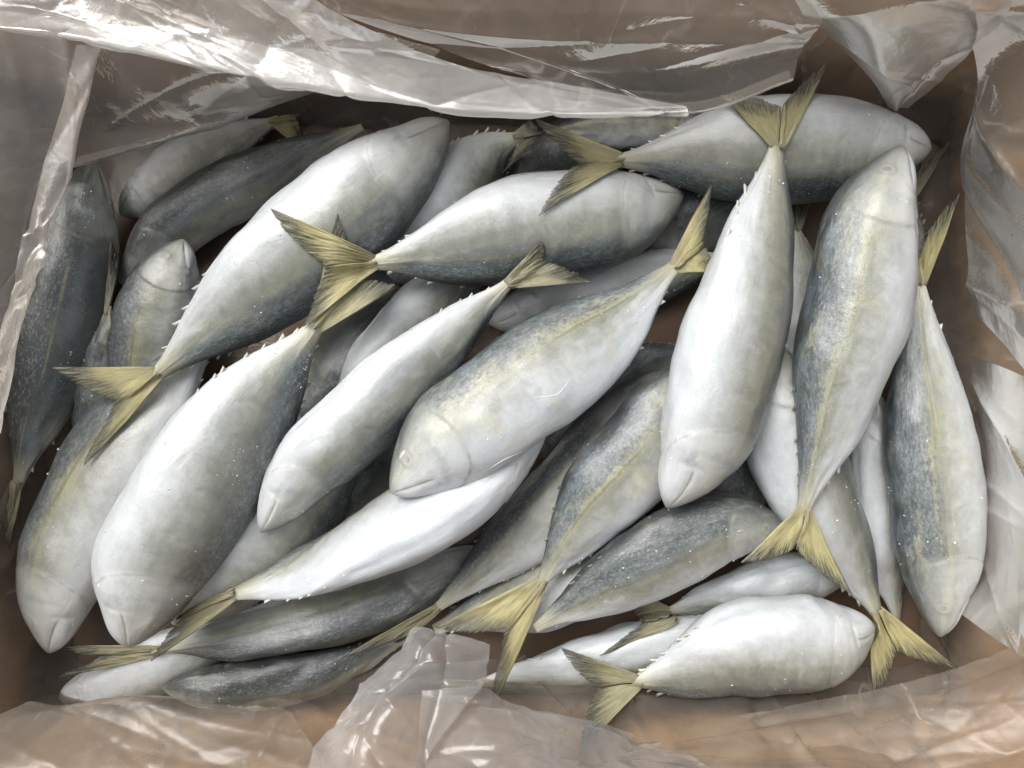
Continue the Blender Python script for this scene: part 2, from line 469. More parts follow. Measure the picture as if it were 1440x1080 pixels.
M_SKIN, M_FIN, M_ICE = mat_skin(), mat_fin(), mat_ice()
M_EYE = mat_eye()
M_FINLET = mat_simple('finlet_skin', (0.44, 0.44, 0.39), 0.35, 0.5, 240, 0.3)
M_FINLET_D = mat_simple('dark_finlet_skin', (0.16, 0.17, 0.15), 0.35, 0.5, 240, 0.4)
M_BOARD = mat_cardboard()
M_LINER = mat_plastic('clear_liner', 0.12, 0.28, 0.07, 0.12)
M_FOLD = mat_plastic('milky_fold', 0.36, 0.15, 0.35, 0.12, (0.82, 0.80, 0.78))
M_FLOORFILM = mat_plastic('floor_film', 0.0, 0.3, 0.02, 0.0)
M_FLAP = mat_plastic('crumpled_film', 0.19, 0.10, 0.3, 0.2, (0.80, 0.81, 0.83))
M_VEIL = mat_plastic('veil_film', 0.11, 0.32, 0.08, 0.2)
M_STRIP = mat_plastic('strip_film', 0.24, 0.30, 0.2, 0.15, (0.82, 0.78, 0.73))

# ------------------------------------------------------------------ ground and box
def box_mesh(x0, y0, z0, x1, y1, z1, bev=0.0015):
    v = []
    for z, e in ((z0, bev), (z0 + bev, 0), (z1 - bev, 0), (z1, bev)):
        for (sx, sy) in ((x0 + e, y0 + e), (x1 - e, y0 + e), (x1 - e, y1 - e), (x0 + e, y1 - e)):
            v.append((sx, sy, z))
    f = [(3, 2, 1, 0), (12, 13, 14, 15)]
    for r in range(3):
        for i in range(4):
            j = (i + 1) % 4
            f.append((r * 4 + i, r * 4 + j, r * 4 + 4 + j, r * 4 + 4 + i))
    return v, f

BX0, BX1, BY0, BY1, RIM = -0.344, 0.322, -0.229, 0.208, 0.112
FLARE = 0.034          # the carton's sides lean outwards this much from floor to rim
TH = 0.006
gz = FLOOR - 0.02
n = 41
gx = np.sign(np.linspace(-1, 1, n)) * np.abs(np.linspace(-1, 1, n)) ** 2 * 12
GX, GY = np.meshgrid(gx, gx, indexing='ij')
gv = np.stack([GX, GY, gz - 0.004 * fbm(GX * 2, GY * 2, 0, 5)], -1).reshape(-1, 3)
ground = link('ground', make_mesh('ground', gv, grid_faces(n, n), mat_concrete()))
ground['kind'] = 'structure'

box = bpy.data.objects.new('cardboard_box', None)
box.location = (0, 0, gz + 0.001)
COL.objects.link(box)
tag(box, 'open brown cardboard carton lined with clear plastic, holding the whole pile of fish', 'box')
def box_part(name, *a, mat=None):
    v, f = box_mesh(*a)
    v = np.array(v) - np.array(box.location)
    return link(name, make_mesh(name, v, f, mat or M_BOARD, smooth=False), box)
zb = gz + 0.001
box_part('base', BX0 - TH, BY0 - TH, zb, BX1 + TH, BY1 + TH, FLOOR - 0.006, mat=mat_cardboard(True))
def side_wall(axis, pos, out, lo, hi):
    v, f = box_mesh(0, lo - FLARE, FLOOR - 0.0055, TH, hi + FLARE, RIM)
    v = np.array(v)
    k = np.clip((v[:, 2] - FLOOR) / (RIM - FLOOR), 0, 1)
    mid = 0.5 * (lo + hi)
    y = mid + (v[:, 1] - mid) * ((hi - lo) * 0.5 + FLARE * k) / ((hi - lo) * 0.5 + FLARE)
    x = pos + out * (v[:, 0] + FLARE * k)
    w = np.stack([x, y, v[:, 2]], 1) if axis == 0 else np.stack([y, x, v[:, 2]], 1)
    if (axis == 0) != (out > 0):
        f = [tuple(reversed(q)) for q in f]
    link('wall', make_mesh('wall', w - np.array(box.location), f, M_BOARD, smooth=False), box)
side_wall(1, BY1, 1, BX0 - TH, BX1 + TH)
side_wall(1, BY0, -1, BX0 - TH, BX1 + TH)
side_wall(0, BX0, -1, BY0 + 0.0003, BY1 - 0.0003)
side_wall(0, BX1, 1, BY0 + 0.0003, BY1 - 0.0003)

# ------------------------------------------------------------------ fish geometry
PT = [0, 0.015, 0.05, 0.10, 0.17, 0.27, 0.37, 0.47, 0.58, 0.70, 0.80, 0.89, 0.955, 1.0]
PH = [0.05, 0.18, 0.38, 0.56, 0.765, 0.94, 0.99, 1.0, 0.95, 0.78, 0.54, 0.29, 0.155, 0.105]
PW = [0.03, 0.13, 0.29, 0.45, 0.60, 0.70, 0.72, 0.70, 0.62, 0.45, 0.30, 0.17, 0.10, 0.018]

def fish_body(f, z0, slope, nt, na, core=1.0, detail=True):
    """Vertices (nt, na, 3), attribute arrays and the frame along the spine."""
    tt = np.linspace(0, 1, nt)
    if nt > 40:
        tt = 0.5 * (1 - np.cos(np.pi * tt)) * 0.35 + tt * 0.65
    path = spline(f['p'], 160)
    px = np.stack([np.interp(tt, np.linspace(0, 1, 160), path[:, i]) for i in (0, 1)], 1)
    ln_px = np.linalg.norm(np.diff(path, axis=0), axis=1).sum()
    L = ln_px * S * (CAM_H - z0) / CAM_H
    sag = f.get('sag', 0.0)
    zc = z0 + slope * (tt - 0.5) * L + sag * (1 - (2 * tt - 1) ** 2)
    P = unproj(px[:, 0], px[:, 1], zc).T
    T = np.gradient(P, axis=0); T /= np.linalg.norm(T, axis=1)[:, None]
    Lh = np.stack([-T[:, 1], T[:, 0], np.zeros(nt)], 1); Lh /= np.linalg.norm(Lh, axis=1)[:, None]
    hint = np.array([f['b'][0], -f['b'][1], 0.0])
    if (Lh[nt // 2] * hint).sum() < 0:
        Lh = -Lh
    U = np.cross(T, Lh); U *= np.sign(U[:, 2:3] + 1e-9)
    r0 = math.radians(f['r']); r1 = math.radians(f.get('tr', f['r'] * 0.25))
    roll = r0 + (r1 - r0) * sstep(0.62, 0.97, tt)
    B = np.cos(roll)[:, None] * Lh + np.sin(roll)[:, None] * U
    Sd = -np.sin(roll)[:, None] * Lh + np.cos(roll)[:, None] * U      # flank that faces up when roll is 0
    kproj = math.sqrt(math.cos(r0) ** 2 + (0.70 * math.sin(r0)) ** 2)
    hm = 0.5 * f['w'] * S * (CAM_H - z0) / CAM_H / kproj
    hh = pchip(PT, PH, tt) * hm * core
    ww = pchip(PT, PW, tt) * hm * core * f.get('fat', 1.0)
    th = np.linspace(0, 2 * np.pi, na, endpoint=False)
    ct, st = np.cos(th), np.sin(th)
    # dorsal side a little keeled, belly rounder
    ex = np.where(ct > 0, 1.08, 0.92)
    cc = np.sign(ct) * np.abs(ct) ** ex
    dors = np.where(ct > 0, 0.97, 1.03)
    V = P[:, None, :] + B[:, None, :] * (hh[:, None] * (cc * dors)[None, :])[..., None] \
        + Sd[:, None, :] * (ww[:, None] * st[None, :])[..., None]
    # snout hooks slightly towards the belly
    drop = 0.10 * hm * np.exp(-((tt / 0.09) ** 2))
    V -= B[:, None, :] * drop[:, None, None]
    v = np.where(th <= np.pi, th / np.pi, 2 - th / np.pi)
    sd = f['seed']
    Tg, Vg = np.meshgrid(tt, v, indexing='ij')
    Sg = np.broadcast_to(np.sin(th)[None, :], Tg.shape)
    if detail:
        R = V - P[:, None, :]
        rad = np.linalg.norm(R, axis=2) + 1e-9
        N = R / rad[..., None]
        flank = np.abs(Sg)
        # gill cover: a crescent edge standing proud of the body behind it
        g = 0.236 - 0.10 * (2 * (Vg - 0.50)) ** 2
        dd = Tg - g
        disp = 0.0005 * np.exp(-np.clip(-dd, 0, 1) / 0.045) * (dd < 0) - 0.0006 * np.exp(-np.clip(dd, 0, 1) / 0.016) * (dd >= 0)
        disp *= sstep(0.12, 0.28, Vg)
        g2 = 0.158 - 0.03 * (2 * (Vg - 0.55)) ** 2
        disp += -0.0003 * np.exp(-((Tg - g2) / 0.006) ** 2) * sstep(0.3, 0.42, Vg) * sstep(0.95, 0.8, Vg)
        # mouth slit
        mv = 0.60 + 0.9 * Tg
        disp += -0.0011 * np.exp(-((Vg - mv) / 0.022) ** 2) * sstep(0.125, 0.10, Tg) * sstep(0.0, 0.02, Tg)
        disp += -0.0008 * np.exp(-((Tg - 0.122) / 0.006) ** 2) * sstep(0.60, 0.66, Vg) * sstep(0.9, 0.8, Vg)
        # eye socket ring
        er = np.hypot((Tg - 0.092) * 5.0, (Vg - 0.36) * 0.85)
        disp += 0.0005 * np.exp(-((er - 0.085) / 0.03) ** 2) * flank
        disp += 0.0006 * sstep(0.10, 0.0, er)
        # belly seam, lateral line
        disp += -0.0008 * np.exp(-((Vg - 1.0) / 0.03) ** 2) * sstep(0.22, 0.3, Tg) * sstep(0.7, 0.6, Tg)
        disp += 0.0004 * np.exp(-((Vg - 0.40) / 0.014) ** 2) * sstep(0.26, 0.36, Tg)
        # frozen flesh: slack dents and wrinkles
        amp = sstep(0.0, 0.12, Tg) * sstep(1.02, 0.8, Tg)
        disp += amp * 0.0056 * (fbm(Tg * 5, Vg * 2.2, Sg + sd, 3, 2) - 0.5)
        disp += amp * 0.0012 * (fbm(Tg * 13, Vg * 5, Sg * 2 + sd, 9, 2) - 0.5)
        disp += amp * 0.0010 * (ridged(Tg * 7 + Sg + sd, Vg * 6 + 0.3 * sd, 17, 2) - 0.6)
        V = V + N * np.minimum(disp, rad * 0.4)[..., None]
    return dict(V=V, P=P, T=T, B=B, Sd=Sd, U=U, hh=hh, ww=ww, L=L, tt=tt, hm=hm, zc=zc,
                fish=np.stack([Tg, Vg, Sg * 0.5 + sd * 7.3], -1))

# height field of what already lies in the box
HS = 0.0016
HX0, HY0 = -0.42, -0.32
HN, HM = 530, 400
HF = np.full((HN, HM), FLOOR)
def cell(x, y):
    return (np.clip(((x - HX0) / HS).astype(int), 0, HN - 1), np.clip(((y - HY0) / HS).astype(int), 0, HM - 1))
def stamp(V):
    V = V.reshape(-1, 3)
    i, j = cell(V[:, 0], V[:, 1])
    for di in (0, 1):
        for dj in (0, 1):
            np.maximum.at(HF, (np.clip(i + di, 0, HN - 1), np.clip(j + dj, 0, HM - 1)), V[:, 2])

def settle(f):
    if 'z' in f:
        return f['z'], f.get('sl', 0.0)
    best = None
    z0 = -0.02
    slopes = [f['sl']] if 'sl' in f else np.linspace(-0.26, 0.26, 11)
    for sl in slopes:
        z = z0
        for _ in range(3):
            g = fish_body(f, z, sl, 34, 20, core=f.get('core', 0.54), detail=False)
            V = g['V'].reshape(-1, 3)
            i, j = cell(V[:, 0], V[:, 1])
            z = z + (HF[i, j] - V[:, 2]).max()
        ends = max(abs(sl), 0)
        cost = z + 0.055 * ends
        if best is None or cost < best[0]:
            best = (cost, z, sl)
    return best[1], best[2]

def qbez(a, b, c, t):
    t = t[..., None]
    return (1 - t) ** 2 * a + 2 * t * (1 - t) * b + t * t * c

def tail_fin(f, g, root, O):
    P, T, B, hp = g['P'][-1], g['T'][-1], g['B'][-1], g['hh'][-1]
    z = P[2]
    r = np.random.default_rng(int(f['seed'] * 100) + 5)
    ppx = np.array(f['p'][-1], float)
    tips = f['tail']
    NB, NA = 60, 16
    verts, faces, fa = [], [], []
    tw = [unproj(tp[0], tp[1], z + 0.002 + (tp[2] if len(tp) > 2 else 0)) for tp in tips]
    fl = np.mean([np.linalg.norm(w - P) for w in tw])
    Tx = (sum(tw) / len(tw) - P) if len(tw) > 1 else T
    Tx = 0.6 * T * fl * 0.6 + 0.4 * Tx; Tx[2] = 0; Tx /= np.linalg.norm(Tx)
    notch = P + Tx * fl * (f.get('notch', 0.30) * 0.6 + 0.22)
    for w in tw:
        side = [np.dot(q - P, B) for q in tw]
        if len(tw) == 2:
            s = 1.0 if np.dot(w - P, B) >= max(side) else -1.0
        else:
            s = 1.0 if side[0] > 0 else -1.0
        corner = P + B * s * hp * 1.12 - T * 0.007
        b = np.linspace(0, 1, NB); a = np.linspace(0, 1, NA)
        start = corner[None] * (1 - b)[:, None] + (P - T * 0.007)[None] * b[:, None]
        mid = notch + (w - notch) * 0.50 + Tx * fl * 0.10
        end = qbez(w, mid, notch, b ** 0.8)
        rag = 1 - 0.055 * r.random(NB) ** 1.5 * sstep(0.0, 0.15, b)
        cut = r.random(NB) < 0.06
        rag = np.where(cut, rag - 0.10 * r.random(NB), rag)
        rag[0] = 1.0
        out = (w - P) - Tx * np.dot(w - P, Tx); out /= np.linalg.norm(out) + 1e-9
        G = np.zeros((NA, NB, 3))
        ctrl = start + (end - start) * 0.5 + (Tx[None] * 0.10 * fl + out[None] * 0.05 * fl) * (1 - b)[:, None]
        for jj in range(NB):
            G[:, jj] = qbez(start[jj], ctrl[jj], start[jj] + (end[jj] - start[jj]) * rag[jj], a)
        A, Bb = np.meshgrid(a, b, indexing='ij')
        G[..., 2] += 0.0007 * (np.arange(NB)[None, :] % 2) * sstep(0.05, 0.3, A)
        G[..., 2] += 0.006 * (fbm(A * 2.2, Bb * 2.0, f['seed'] + s, 21, 2) - 0.5) * sstep(0.05, 0.5, A)
        if f.get('drape', True):
            base = G[..., 2].copy()
            lim = base + f.get('lift', 0.022)
            for it in range(4):
                i, j = cell(G[..., 0], G[..., 1])
                hf = HF[i, j] + 0.0022
                want = np.minimum(np.maximum(base, hf), lim)
                if it < 3:
                    sm = want.copy()
                    sm[1:-1] = 0.25 * want[:-2] + 0.5 * want[1:-1] + 0.25 * want[2:]
                    sm[:, 1:-1] = 0.25 * sm[:, :-2] + 0.5 * sm[:, 1:-1] + 0.25 * sm[:, 2:]
                    base = np.maximum(sm, base)
                G[..., 2] = base * sstep(0, 0.1, A) + G[..., 2] * (1 - sstep(0, 0.1, A)) if it < 3 else base
        G[..., 2] += 0.0016 * (1 - sstep(0.0, 0.45, A))
        stamp(G)
        off = len(verts)
        verts += list(G.reshape(-1, 3) - O)
        faces += list(grid_faces(NA, NB) + off)
        fa += list(np.stack([A, Bb, np.full_like(A, f['seed'] * 3 + s)], -1).reshape(-1, 3))
    tone = np.tile([f.get('fd', 0.0), f.get('fy', 1.0), 0], (len(verts), 1))
    me = make_mesh('tail_fin', verts, faces, M_FIN, {'fin': fa, 'tone': tone})
    o = link('tail_fin', me, root)
    md = o.modifiers.new('thick', 'SOLIDIFY'); md.thickness = 0.0006; md.offset = 0
    return o

def finlet_mesh(mat, name):
    v = [(-0.002, -0.0024, -0.0009), (-0.002, -0.0024, 0.0009), (0.0068, -0.0024, 0.0007), (0.0068, -0.0024, -0.0007),
         (0.0010, -0.0012, -0.0006), (0.0010, -0.0012, 0.0006), (0.0078, -0.0002, 0.0003), (0.0078, -0.0002, -0.0003)]
    fc = [(0, 1, 2, 3), (4, 7, 6, 5), (0, 4, 5, 1), (3, 2, 6, 7), (1, 5, 6, 2), (0, 3, 7, 4)]
    return make_mesh(name, v, fc, mat)
FINLET, FINLET_D = finlet_mesh(M_FINLET, 'finlet'), finlet_mesh(M_FINLET_D, 'dark_finlet')

def dome(rad, flat, mat, name):
    vs_, fs = [], []
    rings, seg = 6, 20
    for i in range(rings + 1):
        a = i / rings * math.pi / 2
        for k in range(seg):
            b = 2 * math.pi * k / seg
            vs_.append((rad * math.sin(a) * math.cos(b), rad * math.sin(a) * math.sin(b), rad * flat * math.cos(a)))
    fs = grid_faces(rings + 1, seg, True)
    return make_mesh(name, vs_, fs, mat)
EYE = dome(0.0062, 0.13, M_EYE, 'eye')

def on_body(g, O, t, v, side, lift=0.0):
    """Point and outward normal at body coordinates."""
    nt, na = g['V'].shape[:2]
    i = int(np.argmin(np.abs(g['tt'] - t)))
    th = v * np.pi if side > 0 else 2 * np.pi - v * np.pi
    j = int(round(th / (2 * np.pi) * na)) % na
    p = g['V'][i, j]
    a = g['V'][min(i + 2, nt - 1), j] - g['V'][max(i - 2, 0), j]
    b = g['V'][i, (j + 1) % na] - g['V'][i, (j - 1) % na]
    nn = np.cross(a, b); nn /= np.linalg.norm(nn) + 1e-12
    if np.dot(nn, p - g['P'][i]) < 0:
        nn = -nn
    return p + nn * lift, nn, a / (np.linalg.norm(a) + 1e-12)

def mat_from(x, y, zz, loc, scl=1.0):
    m = Matrix(((x[0], y[0], zz[0]), (x[1], y[1], zz[1]), (x[2], y[2], zz[2]))).to_4x4()
    return Matrix.Translation(loc) @ m @ Matrix.Scale(scl, 4)

OCT_F = [(0, 2, 4), (2, 1, 4), (1, 3, 4), (3, 0, 4), (2, 0, 5), (1, 2, 5), (3, 1, 5), (0, 3, 5)]
def grains(points, sizes, O, r):
    vs_, fs = [], []
    for p, s in zip(points, sizes):
        o = len(vs_)
        q = np.array([(1, 0, 0), (-1, 0, 0), (0, 1, 0), (0, -1, 0), (0, 0, 1), (0, 0, -1)], float)
        q = q * s * (0.5 + r.random((6, 1))) + r.normal(0, s * 0.25, (6, 3))
        vs_ += list(q + p - O); fs += [tuple(a + o for a in f) for f in OCT_F]
    return vs_, fs

def tube(path, rad, O, seg=5):
    vs_ = []
    n = len(path)
    T = np.gradient(path, axis=0); T /= np.linalg.norm(T, axis=1)[:, None] + 1e-12
    for i in range(n):
        u = np.cross(T[i], (0.3, 0.2, 0.93)); u /= np.linalg.norm(u) + 1e-12
        w = np.cross(T[i], u)
        rr = rad * (0.25 + 0.75 * math.sin(math.pi * min(max(i / (n - 1), 0.04), 0.96)))
        for k in range(seg):
            a = 2 * math.pi * k / seg
            vs_.append(path[i] + (u * math.cos(a) + w * math.sin(a)) * rr - O)
    return vs_, list(grid_faces(n, seg, True))

GROUP = 'frozen mackerel piled in the carton'
ALL = {}
def build_fish(f):
    z, sl = settle(f)
    g = fish_body(f, z, sl, 150, 60)
    O = np.array([g['P'][75][0], g['P'][75][1], g['V'][..., 2].min()])
    root = bpy.data.objects.new('mackerel', None)
    root.empty_display_size = 0.02
    root.location = O
    COL.objects.link(root)
    tag(root, f['label'], 'fish', GROUP)
    V = g['V']; nt, na = V.shape[:2]
    verts = np.vstack([V.reshape(-1, 3), g['P'][0] - g['T'][0] * 0.0005 - g['B'][0] * 0.10 * g['hm'], g['P'][-1]]) - O
    faces = list(grid_faces(nt, na, True))
    c0, c1 = nt * na, nt * na + 1
    for k in range(na):
        faces.append((c0, (k + 1) % na, k)); faces.append((c1, (nt - 1) * na + k, (nt - 1) * na + (k + 1) % na))
    fish = np.vstack([g['fish'].reshape(-1, 3), [[0, 0.6, f['seed'] * 7.3]], [[1, 0.5, f['seed'] * 7.3]]])
    tone = np.tile([f.get('sh', 0.0), f.get('y', 0.6), f.get('fr', 0.6)], (len(verts), 1))
    link('body', make_mesh('body', verts, faces, M_SKIN, {'fish': fish, 'tone': tone}), root)
    r = np.random.default_rng(int(f['seed'] * 1000))
    # eye on the flank that faces up
    if f.get('eye'):
        side = 1
        p, nn, a = on_body(g, O, 0.092, 0.36, side, -0.0010)
        y = np.cross(nn, a); y /= np.linalg.norm(y); x = np.cross(y, nn)
        e = link('eye', EYE, root); sc = g['hm'] / 0.038
        e.matrix_local = mat_from(x, y, nn, p - O, sc)
    # finlets along back and belly
    for v, me in ((0.0, FINLET_D), (1.0, FINLET)):
        for q in range(7):
            if r.random() < 0.22:
                continue
            t = 0.66 + 0.042 * q + r.uniform(-0.012, 0.012)
            p, nn, a = on_body(g, O, t, v, 1, 0.0)
            i = int(np.argmin(np.abs(g['tt'] - t)))
            x = g['T'][i] + r.normal(0, 0.10, 3); x /= np.linalg.norm(x)
            zz = np.cross(x, nn); zz /= np.linalg.norm(zz); y = np.cross(zz, x)
            o = link('finlet', me, root)
            o.matrix_local = mat_from(x, y, zz, p - O, g['hm'] / 0.038 * r.uniform(0.55, 1.15))
    if 'tail' in f:
        tail_fin(f, g, root, O)
    # pectoral fin pressed against the flank
    if f.get('pec'):
        n1, n2 = 9, 12
        vs_, fa = [], []
        for i in range(n1):
            for j in range(n2):
                u, w = i / (n1 - 1), j / (n2 - 1)
                ln = 0.115 * (1 - 0.35 * w) * (1 - 0.12 * (j % 2))
                t = 0.245 + ln * u; v = 0.50 + (w - 0.5) * (0.03 + 0.10 * u) + 0.03 * u
                p, nn, a = on_body(g, O, t, v, 1, 0.0010 + 0.0015 * u)
                vs_.append(p - O); fa.append((u, w, f['seed']))
        me = make_mesh('pectoral_fin', vs_, grid_faces(n1, n2), M_FIN, {'fin': fa, 'tone': np.tile([-1.0, 0.1, 0], (len(vs_), 1))})
        o = link('pectoral_fin', me, root)
        md = o.modifiers.new('thick', 'SOLIDIFY'); md.thickness = 0.0007; md.offset = 0
    # loose frost grains on the upward skin
    N = f.get('gr', 50)
    if N:
        pts, sz = [], []
        ctr = [(r.uniform(0.15, 0.9), r.uniform(0, 2 * np.pi)) for _ in range(5)]
        while len(pts) < N:
            if r.random() < 0.7:
                c = ctr[r.integers(len(ctr))]
                t, th = c[0] + r.normal(0, 0.03), c[1] + r.normal(0, 0.16)
            else:
                t, th = r.uniform(0.05, 0.97), r.uniform(0, 2 * np.pi)
            i = int(np.clip(np.searchsorted(g['tt'], t), 0, nt - 1)); j = int(th / (2 * np.pi) * na) % na
            if V[i, j, 2] < g['P'][i][2] - 0.004:
                th = r.uniform(0, np.pi); j = int(th / (2 * np.pi) * na) % na
            pts.append(V[i, j]); sz.append(0.00018 + 0.00055 * r.random() ** 4)
        vs_, fs = grains(pts, sz, O, r)
        o = link('frost_grain', make_mesh('frost_grain', vs_, fs, M_ICE, smooth=False), root)
        o['kind'] = 'stuff'
    # thin ridges where the ice glaze has lifted
    rds = list(f.get('ridge', []))
    for _ in range(f.get('nr', 0)):
        t0, v0 = r.uniform(0.14, 0.7), r.uniform(0.35, 0.95)
        dt, dv = r.uniform(0.05, 0.18), r.normal(0, 0.10)
        rds.append([(t0, v0), (t0 + dt * 0.5, v0 + dv * 0.5 + r.normal(0, 0.03)), (min(t0 + dt, 0.93), v0 + dv)])
    for rd in rds:
        q = spline(rd, 40)
        fi = np.interp(q[:, 0], g['tt'], np.arange(nt)); fj = q[:, 1] * 0.5 * na
        i0, j0 = np.clip(fi.astype(int), 0, nt - 2), fj.astype(int)
        a_, b_ = (fi - i0)[:, None], (fj - j0)[:, None]
        path = (V[i0, j0 % na] * (1 - a_) * (1 - b_) + V[i0 + 1, j0 % na] * a_ * (1 - b_)
                + V[i0, (j0 + 1) % na] * (1 - a_) * b_ + V[i0 + 1, (j0 + 1) % na] * a_ * b_)
        vs_, fs = tube(path, 0.00027, O)
        link('ice_ridge', make_mesh('ice_ridge', vs_, fs, M_ICE), root)
    stamp(V)
    ALL[f['id']] = (z, sl, V[..., 2].max())
    return root

